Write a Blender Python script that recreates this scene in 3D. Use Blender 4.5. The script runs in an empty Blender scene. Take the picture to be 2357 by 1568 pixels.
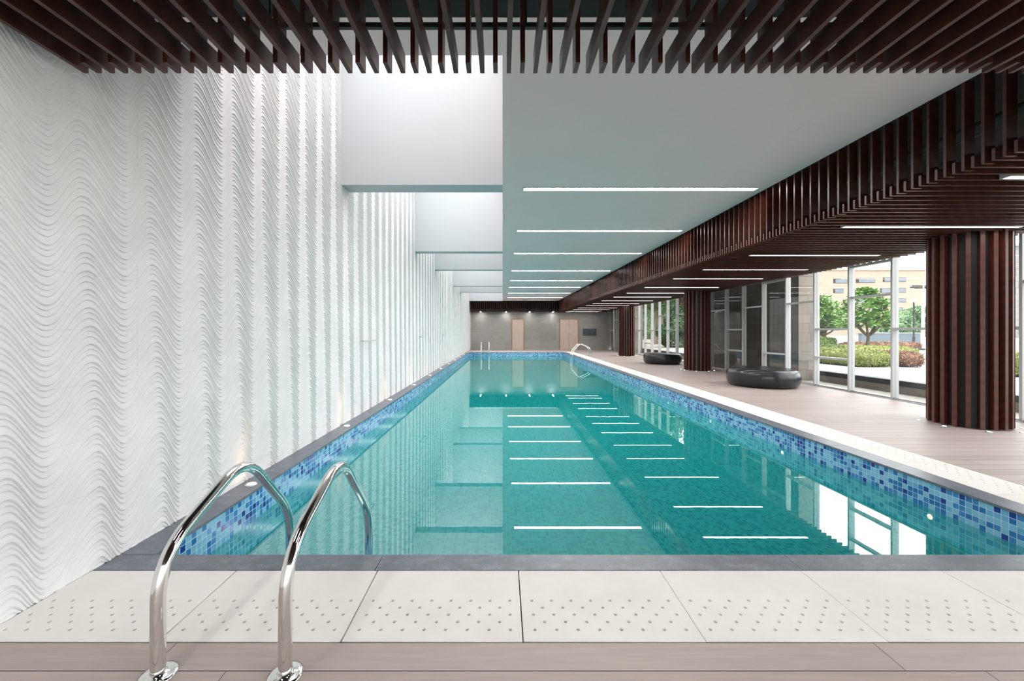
import bpy, bmesh, math, random
import numpy as np
from mathutils import Vector, Matrix

S = bpy.context.scene
C = S.collection
PI = math.pi
random.seed(7)

# ------------------------------------------------------------------ camera
F = 916.6                     # focal length in pixels of the 2357-wide frame
CAMH = 1.3
cam_d = bpy.data.cameras.new('camera')
cam_d.sensor_width = 36.0
cam_d.lens = F * 36.0 / 2357
cam_d.shift_x = (1178.5 - 1157) / 2357
cam_d.shift_y = (762 - 784) / 2357
cam_d.clip_start = 0.05
cam_d.clip_end = 500
cam = bpy.data.objects.new('camera', cam_d)
cam.location = (0, 0, CAMH)
cam.rotation_euler = (math.radians(90), 0, 0)
C.objects.link(cam)
S.camera = cam

# ------------------------------------------------------------------ view / cycles
S.view_settings.view_transform = 'Standard'
S.view_settings.look = 'None'
S.view_settings.gamma = 1.0
S.view_settings.use_curve_mapping = False
S.view_settings.exposure = 1.5
cy = S.cycles
cy.use_denoising = True
cy.max_bounces = 8
cy.diffuse_bounces = 4
cy.glossy_bounces = 4
cy.transmission_bounces = 4
cy.transparent_max_bounces = 16
cy.volume_bounces = 0
cy.caustics_reflective = False
cy.caustics_refractive = False
cy.sample_clamp_indirect = 6.0
cy.use_adaptive_sampling = True
cy.adaptive_threshold = 0.02

# ------------------------------------------------------------------ overcast sky
W = bpy.data.worlds.new('overcast_sky')
S.world = W
W.use_nodes = True
nt = W.node_tree
bg = nt.nodes['Background']
tc = nt.nodes.new('ShaderNodeTexCoord')
sp = nt.nodes.new('ShaderNodeSeparateXYZ')
nt.links.new(tc.outputs['Generated'], sp.inputs[0])
mr = nt.nodes.new('ShaderNodeMapRange')
mr.inputs['From Min'].default_value = 0.0
mr.inputs['From Max'].default_value = 1.0
mr.inputs['To Min'].default_value = 2.1
mr.inputs['To Max'].default_value = 3.6
nt.links.new(sp.outputs['Z'], mr.inputs['Value'])
bg.inputs['Color'].default_value = (0.985, 1.0, 1.01, 1)
nt.links.new(mr.outputs['Result'], bg.inputs['Strength'])

# daylight openings: portals (they only guide the sky light into the room)
def portal(name, loc, rot, sx, sy):
    l = bpy.data.lights.new(name, 'AREA'); l.shape = 'RECTANGLE'
    l.size = sx; l.size_y = sy
    l.cycles.is_portal = True
    o = bpy.data.objects.new(name, l); o.location = loc; o.rotation_euler = rot
    C.objects.link(o)
portal('window_portal', (7.58, 11.9, 1.65), (0, math.radians(90), 0), 3.3, 31.6)
portal('window_portal', (2.6, -3.95, 1.6), (math.radians(90), 0, 0), 9.4, 3.1)  # sky light through the added rear glazing

# ------------------------------------------------------------------ main dimensions
P = 0.0456                                   # mosaic pitch
XL, XR = -2.034, -2.034 + 126 * P            # pool inner faces
YN, YF = 2.305, 2.305 + 484 * P
WX = -2.22                                   # face of the carved wall
WINX = 7.4
ZC = 3.315                                   # plaster ceiling
ZS = 2.603                                   # underside of the slats
YFAR = 27.7
ZW = -0.245                                  # water level
WELLTOP = 5.35
BEAMS = [(5.49, 5.79), (10.08, 10.38), (13.06, 13.36), (17.85, 18.15), (20.8, 21.1)]

for i, (a, b) in enumerate([(2.91, 5.49), (5.79, 10.08), (10.38, 13.06), (13.36, 17.85), (18.15, 20.8), (21.1, 26.5)]):
    portal('skylight_portal', (WX / 2, (a + b) / 2, WELLTOP - .02), (0, 0, 0), -WX, b - a)

# ------------------------------------------------------------------ node helper
class NT:
    def __init__(s, m):
        m.use_nodes = True
        s.nt = m.node_tree
        s.bsdf = s.nt.nodes.get('Principled BSDF')
        s.out = s.nt.nodes.get('Material Output')
    def new(s, t, **kw):
        n = s.nt.nodes.new(t)
        for k, v in kw.items():
            setattr(n, k, v)
        return n
    def put(s, sock, v):
        if isinstance(v, bpy.types.NodeSocket):
            s.nt.links.new(v, sock)
        elif isinstance(v, (tuple, list)) and len(v) == 3 and sock.type == 'RGBA':
            sock.default_value = (*v, 1)
        else:
            sock.default_value = v
    def m(s, op, a, b=None, c=None, clamp=False):
        n = s.new('ShaderNodeMath', operation=op, use_clamp=clamp)
        s.put(n.inputs[0], a)
        if b is not None: s.put(n.inputs[1], b)
        if c is not None: s.put(n.inputs[2], c)
        return n.outputs[0]
    def pos(s):
        g = s.new('ShaderNodeNewGeometry')
        x = s.new('ShaderNodeSeparateXYZ')
        s.nt.links.new(g.outputs['Position'], x.inputs[0])
        return g.outputs['Position'], x.outputs[0], x.outputs[1], x.outputs[2]
    def objc(s):
        g = s.new('ShaderNodeTexCoord')
        return g.outputs['Object']
    def vec(s, x, y, z):
        n = s.new('ShaderNodeCombineXYZ')
        s.put(n.inputs[0], x); s.put(n.inputs[1], y); s.put(n.inputs[2], z)
        return n.outputs[0]
    def scale(s, v, sc):
        n = s.new('ShaderNodeMapping')
        s.nt.links.new(v, n.inputs['Vector'])
        n.inputs['Scale'].default_value = sc
        return n.outputs[0]
    def noise(s, v, scale, detail=3, rough=.5):
        n = s.new('ShaderNodeTexNoise')
        if v is not None: s.nt.links.new(v, n.inputs['Vector'])
        n.inputs['Scale'].default_value = scale
        n.inputs['Detail'].default_value = detail
        n.inputs['Roughness'].default_value = rough
        return n.outputs['Fac']
    def white(s, v):
        n = s.new('ShaderNodeTexWhiteNoise', noise_dimensions='3D')
        s.nt.links.new(v, n.inputs['Vector'])
        return n.outputs['Value']
    def mix(s, f, a, b):
        n = s.new('ShaderNodeMix', data_type='RGBA')
        s.put(n.inputs[0], f)
        s.put(n.inputs[6], a if isinstance(a, bpy.types.NodeSocket) else (*a[:3], 1))
        s.put(n.inputs[7], b if isinstance(b, bpy.types.NodeSocket) else (*b[:3], 1))
        return n.outputs[2]
    def ramp(s, f, stops, interp='LINEAR'):
        n = s.new('ShaderNodeValToRGB')
        n.color_ramp.interpolation = interp
        e = n.color_ramp.elements
        while len(e) < len(stops): e.new(.5)
        for el, (p, c) in zip(e, stops):
            el.position = p; el.color = (*c, 1)
        s.nt.links.new(f, n.inputs[0])
        return n.outputs[0]
    def bump(s, h, strength=.3, dist=.01):
        n = s.new('ShaderNodeBump')
        n.inputs['Strength'].default_value = strength
        n.inputs['Distance'].default_value = dist
        s.nt.links.new(h, n.inputs['Height'])
        s.nt.links.new(n.outputs[0], s.bsdf.inputs['Normal'])
        return n

def srgb(r, g, b):
    f = lambda c: (c / 255 / 12.92) if c / 255 <= .04045 else ((c / 255 + .055) / 1.055) ** 2.4
    return (f(r), f(g), f(b))

def mat(name, col, rough=.6, metal=0.0, var=0.0, vscale=8, vstretch=(1, 1, 1), bump=0.0, bscale=60, coat=0, spec=None, objspace=True):
    m = bpy.data.materials.new(name)
    n = NT(m)
    b = n.bsdf
    b.inputs['Roughness'].default_value = rough
    b.inputs['Metallic'].default_value = metal
    if spec is not None: b.inputs['Specular IOR Level'].default_value = spec
    if coat: b.inputs['Coat Weight'].default_value = coat
    v = n.scale(n.objc() if objspace else n.pos()[0], vstretch)
    f = n.noise(v, vscale, 4)
    lo = tuple(c * (1 - var) for c in col); hi = tuple(min(1, c * (1 + var)) for c in col)
    n.put(b.inputs['Base Color'], n.ramp(f, [(.3, lo), (.7, hi)]))
    if bump:
        n.bump(n.noise(v, bscale, 3), bump, .004)
    return m

M = {}
def wood(name, a, b, rough, spec=.5):
    m = bpy.data.materials.new(name); n = NT(m)
    v = n.scale(n.pos()[0], (6, 6, 6))
    d = n.new('ShaderNodeTexWave', wave_type='BANDS', bands_direction='DIAGONAL')
    n.nt.links.new(v, d.inputs['Vector'])
    d.inputs['Scale'].default_value = .7; d.inputs['Distortion'].default_value = 3; d.inputs['Detail'].default_value = 3
    n.put(n.bsdf.inputs['Base Color'], n.ramp(d.outputs['Fac'], [(.1, a), (.9, b)]))
    n.bsdf.inputs['Roughness'].default_value = rough
    n.bsdf.inputs['Specular IOR Level'].default_value = spec
    return m
M['slat'] = wood('red_brown_timber', (.046, .0135, .0090), (.060, .0175, .0118), .36, .32)
M['cladding'] = wood('red_stained_timber', (.066, .0165, .0105), (.084, .0210, .0135), .42)
M['black'] = mat('black_paint', (.006, .0065, .007), .6, var=.1)
M['plenum'] = mat('black_ceiling_paint', (.008, .009, .010), .9, var=.2)
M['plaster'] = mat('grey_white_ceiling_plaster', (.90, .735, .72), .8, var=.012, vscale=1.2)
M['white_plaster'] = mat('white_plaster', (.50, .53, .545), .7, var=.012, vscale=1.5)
M['duct'] = mat('dark_pipe_paint', (.02, .024, .027), .45, var=.2)
M['steel'] = mat('polished_steel', (.80, .79, .77), .09, metal=1, var=.03)
M['satin'] = mat('satin_steel', (.72, .72, .72), .28, metal=1, var=.03)
M['gutter'] = mat('dark_drain_channel', (.03, .03, .032), .8, var=.2)
M['mullion'] = mat('pale_grey_aluminium', (.56, .57, .57), .38, var=.02)
M['sill'] = mat('aluminium_sill', (.55, .55, .55), .25, metal=.8, var=.03)
M['ottoman'] = mat('black_moulded_resin', (.006, .0078, .0105), .30, var=.5, vscale=3, bump=.12, bscale=4, coat=.2)
M['frame_grey'] = mat('grey_light_housing', (.45, .45, .44), .4, var=.02)
M['panel_dark'] = mat('dark_blue_grey_metal', (.055, .066, .08), .35, var=.05)
M['rubber'] = mat('black_rubber', (.01, .01, .01), .6, var=.1)

def emit(name, col, st):
    m = bpy.data.materials.new(name); n = NT(m)
    n.put(n.bsdf.inputs['Base Color'], (.8, .8, .8))
    n.put(n.bsdf.inputs['Emission Color'], col)
    n.bsdf.inputs['Emission Strength'].default_value = st
    return m
M['lamp'] = emit('white_light_diffuser', (1.0, .95, .93), 28.0)
M['lamp_soffit'] = emit('soft_white_light_diffuser', (1.0, .95, .93), 11.0)
M['lamp_warm'] = emit('warm_light_lens', (1.0, .72, .45), 6.0)
M['lamp_dim'] = emit('dim_warm_lens', (1.0, .80, .55), 1.6)
M['lamp_small'] = emit('small_white_lens', (1.0, .97, .92), 3.0)

# mosaic -----------------------------------------------------------
m = bpy.data.materials.new('blue_glass_mosaic'); n = NT(m)
_, px, py, pz = n.pos()
ux = n.m('DIVIDE', n.m('SUBTRACT', px, XL + .5 * P), P)
uy = n.m('DIVIDE', n.m('SUBTRACT', py, YN + .5 * P), P)
uz = n.m('DIVIDE', n.m('SUBTRACT', pz, -.02), P)
cell = n.vec(n.m('FLOOR', ux), n.m('FLOOR', uy), n.m('FLOOR', uz))
rnd = n.white(cell)
col = n.ramp(rnd, [(0, srgb(134, 198, 226)), (.34, srgb(108, 182, 218)), (.52, srgb(60, 136, 198)), (.70, srgb(36, 118, 182)), (.86, srgb(18, 62, 150))], 'CONSTANT')
def edge(u):
    return n.m('ABSOLUTE', n.m('SUBTRACT', n.m('FRACT', u), .5))
e = n.m('MAXIMUM', n.m('MAXIMUM', edge(ux), edge(uy)), edge(uz))
g = n.m('GREATER_THAN', e, .455)
n.put(n.bsdf.inputs['Base Color'], n.mix(g, col, srgb(200, 218, 234)))
n.put(n.bsdf.inputs['Roughness'], n.m('MULTIPLY_ADD', g, .5, .12))
mp = n.new('ShaderNodeMapRange'); mp.inputs['From Min'].default_value = .40; mp.inputs['From Max'].default_value = .48
mp.inputs['To Min'].default_value = 1; mp.inputs['To Max'].default_value = 0
n.put(mp.inputs['Value'], e)
n.bump(mp.outputs[0], .35, .0015)
M['mosaic'] = m

# water ------------------------------------------------------------
m = bpy.data.materials.new('pool_water'); n = NT(m)
n.nt.nodes.remove(n.bsdf)
tr = n.new('ShaderNodeBsdfTransparent'); gl = n.new('ShaderNodeBsdfGlossy'); mx = n.new('ShaderNodeMixShader')
gl.inputs['Roughness'].default_value = 0.0
gl.inputs['Color'].default_value = (.90, 1.0, .985, 1)
fr = n.new('ShaderNodeFresnel'); gm = n.new('ShaderNodeNewGeometry')
IOR = 3.2
n.put(fr.inputs['IOR'], n.m('MULTIPLY_ADD', gm.outputs['Backfacing'], 1 / IOR - IOR, IOR))
n.put(mx.inputs[0], fr.outputs[0])
dfm = n.new('ShaderNodeBsdfDiffuse'); dfm.inputs['Color'].default_value = (.01, .37, .375, 1)
cl_ = n.new('ShaderNodeMixShader'); cl_.inputs[0].default_value = .64       # the cloudiness of the water
n.nt.links.new(tr.outputs[0], cl_.inputs[1]); n.nt.links.new(dfm.outputs[0], cl_.inputs[2])
n.nt.links.new(cl_.outputs[0], mx.inputs[1]); n.nt.links.new(gl.outputs[0], mx.inputs[2])
n.nt.links.new(mx.outputs[0], n.out.inputs['Surface'])
bp = n.new('ShaderNodeBump'); bp.inputs['Strength'].default_value = .004; bp.inputs['Distance'].default_value = .02
n.put(bp.inputs['Height'], n.noise(n.scale(n.pos()[0], (1, .6, 1)), 5.0, 2))
n.nt.links.new(bp.outputs[0], gl.inputs['Normal'])
va = n.new('ShaderNodeVolumeAbsorption')
va.inputs['Color'].default_value = (.30, .96, .80, 1); va.inputs['Density'].default_value = .62
n.nt.links.new(va.outputs[0], n.out.inputs['Volume'])
M['water'] = m

# glass ------------------------------------------------------------
m = bpy.data.materials.new('clear_window_glass'); n = NT(m)
n.nt.nodes.remove(n.bsdf)
tr = n.new('ShaderNodeBsdfTransparent'); gl = n.new('ShaderNodeBsdfGlossy'); mx = n.new('ShaderNodeMixShader')
tr.inputs['Color'].default_value = (.80, .81, .805, 1)
gl.inputs['Roughness'].default_value = 0.0
lw = n.new('ShaderNodeFresnel'); gm = n.new('ShaderNodeNewGeometry')
n.put(lw.inputs['IOR'], n.m('MULTIPLY_ADD', gm.outputs['Backfacing'], 1 / 1.5 - 1.5, 1.5))
n.put(mx.inputs[0], lw.outputs[0])
n.nt.links.new(tr.outputs[0], mx.inputs[1]); n.nt.links.new(gl.outputs[0], mx.inputs[2])
n.nt.links.new(mx.outputs[0], n.out.inputs['Surface'])
M['glass'] = m
m = m.copy(); m.name = 'fritted_skylight_glass'
[x for x in m.node_tree.nodes if x.bl_idname == 'ShaderNodeBsdfTransparent'][0].inputs['Color'].default_value = (.76, .76, .76, 1)
M['skyglass'] = m

# deck boards --------------------------------------------------------
m = bpy.data.materials.new('grey_brown_deck_boards'); n = NT(m)
p_, px, py, pz = n.pos()
u = n.m('DIVIDE', n.m('SUBTRACT', py, 1.660), .138)
row = n.m('FLOOR', u); fu = n.m('FRACT', u)
r1 = n.white(n.vec(row, 3.3, 1.0))
ul = n.m('ADD', n.m('DIVIDE', px, 2.9), n.m('MULTIPLY', r1, 7))
cl = n.m('FLOOR', ul); fl = n.m('FRACT', ul)
r2 = n.white(n.vec(row, cl, 5.0))
grain = n.noise(n.vec(n.m('MULTIPLY', px, 1.6), n.m('MULTIPLY', py, 26), n.m('MULTIPLY', r2, 20)), 2.2, 6, .62)
f = n.m('ADD', n.m('MULTIPLY', r2, .35), n.m('MULTIPLY', grain, .65))
base = n.ramp(f, [(.2, srgb(158, 144, 138)), (.8, srgb(184, 171, 165))])
ge = n.m('ABSOLUTE', n.m('SUBTRACT', fu, .5))
gap = n.m('GREATER_THAN', ge, .484)
gap2 = n.m('LESS_THAN', fl, .0010)
gp = n.m('MAXIMUM', gap, gap2)
n.put(n.bsdf.inputs['Base Color'], n.mix(gp, base, (.035, .027, .022)))
n.bsdf.inputs['Roughness'].default_value = .5
n.bump(n.m('SUBTRACT', n.m('MULTIPLY', grain, .15), gp), .3, .004)
M['deck'] = m

# granite coping -----------------------------------------------------
m = bpy.data.materials.new('dark_grey_granite'); n = NT(m)
p_ = n.pos()[0]
a = n.noise(n.scale(p_, (1, 1.6, 1)), 9, 8, .7); b_ = n.noise(p_, 120, 2)
f = n.m('ADD', n.m('MULTIPLY', a, .7), n.m('MULTIPLY', b_, .3))
n.put(n.bsdf.inputs['Base Color'], n.ramp(f, [(.30, srgb(84, 88, 97)), (.52, srgb(104, 109, 119)), (.68, srgb(138, 144, 155))]))
n.put(n.bsdf.inputs['Roughness'], n.m('MULTIPLY_ADD', a, .25, .22))
n.bump(f, .25, .003)
M['granite'] = m

# pale slabs ----------------------------------------------------------
m = bpy.data.materials.new('pale_composite_slab'); n = NT(m)
p_ = n.pos()[0]
a = n.noise(p_, 2.5, 6, .6); b_ = n.noise(p_, 220, 2)
f = n.m('ADD', n.m('MULTIPLY', a, .75), n.m('MULTIPLY', b_, .25))
n.put(n.bsdf.inputs['Base Color'], n.ramp(f, [(.3, srgb(219, 215, 209)), (.7, srgb(232, 230, 226))]))
n.bsdf.inputs['Roughness'].default_value = .8
n.bsdf.inputs['Specular IOR Level'].default_value = .25
n.bump(b_, .12, .001)
M['slab'] = m

# carved wall ---------------------------------------------------------
m = bpy.data.materials.new('white_carved_stone'); n = NT(m)
p_, px, py, pz = n.pos()
def seam(x, off, per, w):
    f = n.m('FRACT', n.m('DIVIDE', n.m('SUBTRACT', x, off), per))
    return n.m('LESS_THAN', f, w / per)
s_ = n.m('MAXIMUM', seam(pz, .125, .295, .0013), seam(py, 2.43, .806, .0016))
brk = n.m('GREATER_THAN', n.noise(p_, 1.7, 2), .50)
s_ = n.m('MULTIPLY', n.m('MULTIPLY', s_, brk), .34)
a = n.noise(p_, 3, 5, .6)
base = n.ramp(a, [(.3, srgb(225, 225, 225)), (.7, srgb(236, 236, 236))])
n.put(n.bsdf.inputs['Base Color'], n.mix(s_, base, srgb(120, 116, 108)))
n.bsdf.inputs['Roughness'].default_value = .7
n.bump(n.noise(p_, 260, 3), .12, .0008)
M['carved'] = m

# far wall tiles --------------------------------------------------------
m = bpy.data.materials.new('grey_stone_wall_tiles'); n = NT(m)
p_, px, py, pz = n.pos()
s1 = n.m('LESS_THAN', n.m('FRACT', n.m('DIVIDE', n.m('ADD', px, 2.25), 1.2)), .004)
s2 = n.m('LESS_THAN', n.m('FRACT', n.m('DIVIDE', n.m('SUBTRACT', pz, .60), .62)), .008)
rr = n.white(n.vec(n.m('FLOOR', n.m('DIVIDE', n.m('ADD', px, 2.25), 1.2)), n.m('FLOOR', n.m('DIVIDE', n.m('SUBTRACT', pz, .60), .62)), 2))
a = n.noise(n.scale(p_, (1, 1, 3)), 5, 8, .7)
f = n.m('ADD', n.m('MULTIPLY', a, .7), n.m('MULTIPLY', rr, .3))
base = n.ramp(f, [(.2, srgb(128, 126, 122)), (.8, srgb(158, 156, 152))])
n.put(n.bsdf.inputs['Base Color'], n.mix(n.m('MAXIMUM', s1, s2), base, srgb(128, 127, 122)))
n.bsdf.inputs['Roughness'].default_value = .5
M['walltile'] = m

# door wood
m = bpy.data.materials.new('pale_oak_veneer'); n = NT(m)
p_ = n.pos()[0]
a = n.noise(n.scale(p_, (30, 30, .8)), 2.0, 5, .6)
n.put(n.bsdf.inputs['Base Color'], n.ramp(a, [(.3, srgb(178, 158, 143)), (.7, srgb(204, 187, 173))]))
n.bsdf.inputs['Roughness'].default_value = .45
M['oak'] = m
M['oak_frame'] = mat('brown_door_frame', srgb(150, 122, 102), .5, var=.08)

# stone pier ----------------------------------------------------------
def blocks(name, lo, hi, jc, bw, bh, jw=.006):
    m = bpy.data.materials.new(name); n = NT(m)
    p_, px, py, pz = n.pos()
    uz = n.m('DIVIDE', pz, bh); rowz = n.m('FLOOR', uz)
    r1 = n.white(n.vec(rowz, 1, 7))
    uh = n.m('ADD', n.m('DIVIDE', n.m('ADD', px, py), bw), n.m('MULTIPLY', r1, 5))
    r2 = n.white(n.vec(rowz, n.m('FLOOR', uh), 3))
    j = n.m('MAXIMUM', n.m('LESS_THAN', n.m('FRACT', uz), jw / bh), n.m('LESS_THAN', n.m('FRACT', uh), jw / bw))
    a = n.noise(p_, 3, 8, .7)
    f = n.m('ADD', n.m('MULTIPLY', a, .6), n.m('MULTIPLY', r2, .4))
    n.put(n.bsdf.inputs['Base Color'], n.mix(j, n.ramp(f, [(.2, lo), (.8, hi)]), jc))
    n.bsdf.inputs['Roughness'].default_value = .85
    return m
M['pier'] = blocks('beige_stone_blocks', srgb(112, 104, 96), srgb(145, 136, 127), srgb(66, 61, 56), .9, .25)
M['sandstone'] = blocks('sandstone_facade', srgb(158, 142, 126), srgb(170, 156, 142), srgb(150, 132, 114), 1.6, .32, .02)
M['white_panels'] = blocks('white_facade_panels', srgb(129, 129, 128), srgb(137, 137, 136), srgb(85, 85, 85), 1.5, 1.0, .05)
M['concrete'] = mat('grey_concrete', srgb(152, 146, 139), .9, var=.15, vscale=5, bump=.3, bscale=40)
M['blackstone'] = mat('black_granite_coping', srgb(52, 55, 62), .5, var=.2, vscale=12)
M['paving'] = mat('pale_paving', srgb(163, 156, 148), .9, var=.08, vscale=1.5, objspace=False)
M['bluewall'] = mat('blue_grey_render', srgb(98, 109, 119), .8, var=.04)
M['far_glass'] = mat('far_window_glass', srgb(107, 116, 128), .2, var=.15, vscale=.6)
M['far_dark'] = mat('dark_window_reveal', srgb(65, 53, 52), .7, var=.1)
M['kerb_w'] = mat('white_kerb_paint', srgb(146, 146, 144), .7, var=.05)
M['kerb_b'] = mat('black_kerb_paint', srgb(50, 52, 58), .7, var=.1)
M['bark'] = mat('grey_brown_bark', srgb(95, 83, 70), .9, var=.3, vscale=6, vstretch=(3, 3, 1), bump=.5, bscale=18)
M['pale_bark'] = mat('pale_plane_bark', srgb(128, 116, 103), .9, var=.3, vscale=3, vstretch=(2, 2, 1), bump=.4, bscale=12)

def leafmat(name, a, b, rough=.5):
    m = bpy.data.materials.new(name); n = NT(m)
    p_ = n.pos()[0]
    r = n.noise(p_, 3.2, 4, .8)
    n.put(n.bsdf.inputs['Base Color'], n.ramp(r, [(.32, a), (.68, b)]))
    n.bsdf.inputs['Roughness'].default_value = rough
    return m
M['leaf'] = leafmat('glossy_green_leaves', srgb(69, 116, 59), srgb(147, 185, 94), .4)
M['leaf_dark'] = leafmat('dark_green_leaves', srgb(37, 71, 43), srgb(84, 122, 77))
M['leaf_pale'] = leafmat('pale_green_leaves', srgb(79, 118, 83), srgb(136, 164, 122))
M['hedge_yellow'] = leafmat('yellow_green_hedge_leaves', srgb(101, 116, 52), srgb(166, 169, 95), .6)
M['hedge_green'] = leafmat('mid_green_hedge_leaves', srgb(70, 93, 46), srgb(117, 136, 71), .6)
M['hedge_red'] = leafmat('reddish_hedge_leaves', srgb(112, 81, 64), srgb(164, 125, 104), .6)
M['petal'] = mat('white_petals', (.85, .85, .8), .6, var=.03)

# ------------------------------------------------------------------ mesh builder
class MB:
    def __init__(s):
        s.v = []; s.f = []; s.smooth = []
    def add(s, vs, fs, smooth=False):
        k = len(s.v)
        s.v += [tuple(v) for v in vs]
        s.f += [tuple(i + k for i in f) for f in fs]
        s.smooth += [smooth] * len(fs)
        return s
    def box(s, x0, x1, y0, y1, z0, z1):
        vs = [(x, y, z) for z in (z0, z1) for y in (y0, y1) for x in (x0, x1)]
        fs = [(0, 2, 3, 1), (4, 5, 7, 6), (0, 1, 5, 4), (2, 6, 7, 3), (0, 4, 6, 2), (1, 3, 7, 5)]
        return s.add(vs, fs)
    def bbox(s, x0, x1, y0, y1, z0, z1, b=.004):
        """box with bevelled edges"""
        bm = bmesh.new()
        bmesh.ops.create_cube(bm, size=1)
        for v in bm.verts:
            v.co = Vector(((x0 + x1) / 2 + v.co.x * (x1 - x0), (y0 + y1) / 2 + v.co.y * (y1 - y0), (z0 + z1) / 2 + v.co.z * (z1 - z0)))
        bmesh.ops.bevel(bm, geom=list(bm.edges), offset=b, segments=2, affect='EDGES', profile=.5)
        s.frombm(bm)
        return s
    def frombm(s, bm, smooth=False):
        bm.verts.index_update()
        s.add([v.co[:] for v in bm.verts], [[v.index for v in f.verts] for f in bm.faces], smooth)
        bm.free()
    def quad(s, a, b, c, d):
        return s.add([a, b, c, d], [(0, 1, 2, 3)])
    def tube(s, pts, r, n=14, cap=True, radii=None):
        pts = [Vector(p) for p in pts]
        rings = []
        up = None
        for i, p in enumerate(pts):
            if i == 0: t = pts[1] - pts[0]
            elif i == len(pts) - 1: t = pts[-1] - pts[-2]
            else: t = (pts[i + 1] - p).normalized() + (p - pts[i - 1]).normalized()
            t.normalize()
            if up is None:
                up = Vector((0, 0, 1)) if abs(t.z) < .9 else Vector((1, 0, 0))
            a = (up - t * up.dot(t)).normalized(); up = a
            b = t.cross(a)
            rr = radii[i] if radii else r
            rings.append([p + a * (rr * math.cos(2 * PI * k / n)) + b * (rr * math.sin(2 * PI * k / n)) for k in range(n)])
        vs = [v for rg in rings for v in rg]
        fs = []
        for i in range(len(rings) - 1):
            for k in range(n):
                fs.append((i * n + k, i * n + (k + 1) % n, (i + 1) * n + (k + 1) % n, (i + 1) * n + k))
        s.add(vs, fs, True)
        if cap:
            s.add(rings[0], [tuple(range(n))[::-1]]); s.add(rings[-1], [tuple(range(n))])
        return s
    def lathe(s, prof, cx, cy, n=32, smooth=True, ex=1.0, ey=1.0):
        vs = []
        for r, z in prof:
            for k in range(n):
                a = 2 * PI * k / n
                vs.append((cx + r * ex * math.cos(a), cy + r * ey * math.sin(a), z))
        fs = []
        for i in range(len(prof) - 1):
            for k in range(n):
                fs.append((i * n + k, i * n + (k + 1) % n, (i + 1) * n + (k + 1) % n, (i + 1) * n + k))
        s.add(vs, fs, smooth)
        s.add(vs[-n:], [tuple(range(n))], smooth)
        s.add(vs[:n], [tuple(range(n))[::-1]], smooth)
        return s
    def cyl(s, cx, cy, z0, z1, r, n=24):
        return s.lathe([(r, z0), (r, z1)], cx, cy, n, False)

ORG = {}
def obj(name, mb, material, parent=None, label=None, local=False, kind=None):
    """links a builder as ONE mesh object; coordinates are world unless local"""
    me = bpy.data.meshes.new(name)
    vs = mb.v
    off = ORG.get(parent.name, (0, 0, 0)) if (parent is not None and not local) else (0, 0, 0)
    if off != (0, 0, 0):
        vs = [(a - off[0], b - off[1], c - off[2]) for a, b, c in vs]
    me.from_pydata(vs, [], mb.f)
    me.polygons.foreach_set('use_smooth', mb.smooth)
    me.materials.append(material)
    me.update()
    o = bpy.data.objects.new(name, me)
    C.objects.link(o)
    if parent is not None:
        o.parent = parent
        ORG[o.name] = off
    if label: o['label'] = label
    if kind: o['kind'] = kind
    return o
def tag(o, label, cat, group=None, kind=None):
    o['label'] = label; o['category'] = cat
    if group: o['group'] = group
    if kind: o['kind'] = kind
    return o
def thing(name, label, cat, loc=(0, 0, 0), group=None, kind=None):
    o = bpy.data.objects.new(name, None)
    o.empty_display_size = .1
    o.location = loc
    C.objects.link(o)
    ORG[o.name] = tuple(loc)
    return tag(o, label, cat, group, kind)
def struct(name, mb, material, parent=None, label=None):
    o = obj(name, mb, material, parent, label)
    if parent is None: o['kind'] = 'structure'
    return o
def dup(root, loc, rz=0.0, label=None, group=None):
    r = root.copy(); C.objects.link(r)
    r.location = loc; r.rotation_euler = (0, 0, rz)
    if label: r['label'] = label
    if group: r['group'] = group
    for ch in list(root.children):
        c = ch.copy(); C.objects.link(c); c.parent = r
        for g2 in list(ch.children):
            d = g2.copy(); C.objects.link(d); d.parent = c
    return r
ORD = ['nearest', 'second', 'third', 'fourth', 'fifth', 'sixth', 'seventh', 'eighth', 'ninth', 'tenth', 'eleventh', 'twelfth', 'thirteenth',
       'fourteenth', 'fifteenth', 'sixteenth', 'seventeenth', 'eighteenth', 'nineteenth', 'twentieth', 'twenty-first', 'twenty-second',
       'twenty-third', 'twenty-fourth', 'twenty-fifth', 'twenty-sixth', 'twenty-seventh', 'twenty-eighth', 'twenty-ninth', 'thirtieth',
       'thirty-first', 'thirty-second', 'thirty-third', 'thirty-fourth', 'thirty-fifth', 'thirty-sixth', 'thirty-seventh', 'thirty-eighth']

def fillet(pts, r, n=8):
    pts = [Vector(p) for p in pts]
    out = [pts[0]]
    for i in range(1, len(pts) - 1):
        a, b, c = pts[i - 1], pts[i], pts[i + 1]
        u = (a - b).normalized(); w = (c - b).normalized()
        rr = min(r, (a - b).length * .48, (c - b).length * .48)
        p0 = b + u * rr; p1 = b + w * rr
        for k in range(n + 1):
            t = k / n
            out.append(p0 * (1 - t) ** 2 + b * 2 * t * (1 - t) + p1 * t ** 2)
    out.append(pts[-1])
    return out

# ================================================================== SETTING
# decks (the boards run across in X; the joints are in the material)
b = MB()
b.box(-2.3, 7.36, -4, 1.660, -.06, 0)
b.box(4.374, 7.36, 1.660, YFAR, -.06, 0)
b.box(-2.3, 4.374, YF + .66, YFAR, -.06, 0)
floor = struct('floor', b, M['deck'], label='grey brown deck boards around the pool')
b = MB(); b.box(-2.2, 4.37, 1.66, YN - .1, -.12, -.075); b.box(XR + .1, 4.37, YN - .1, YF + .1, -.12, -.075); b.box(-2.2, 4.37, YF + .1, YF + .65, -.12, -.075)
struct('trim_1', b, M['gutter'], label='dark drain channel under the slabs')
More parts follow.
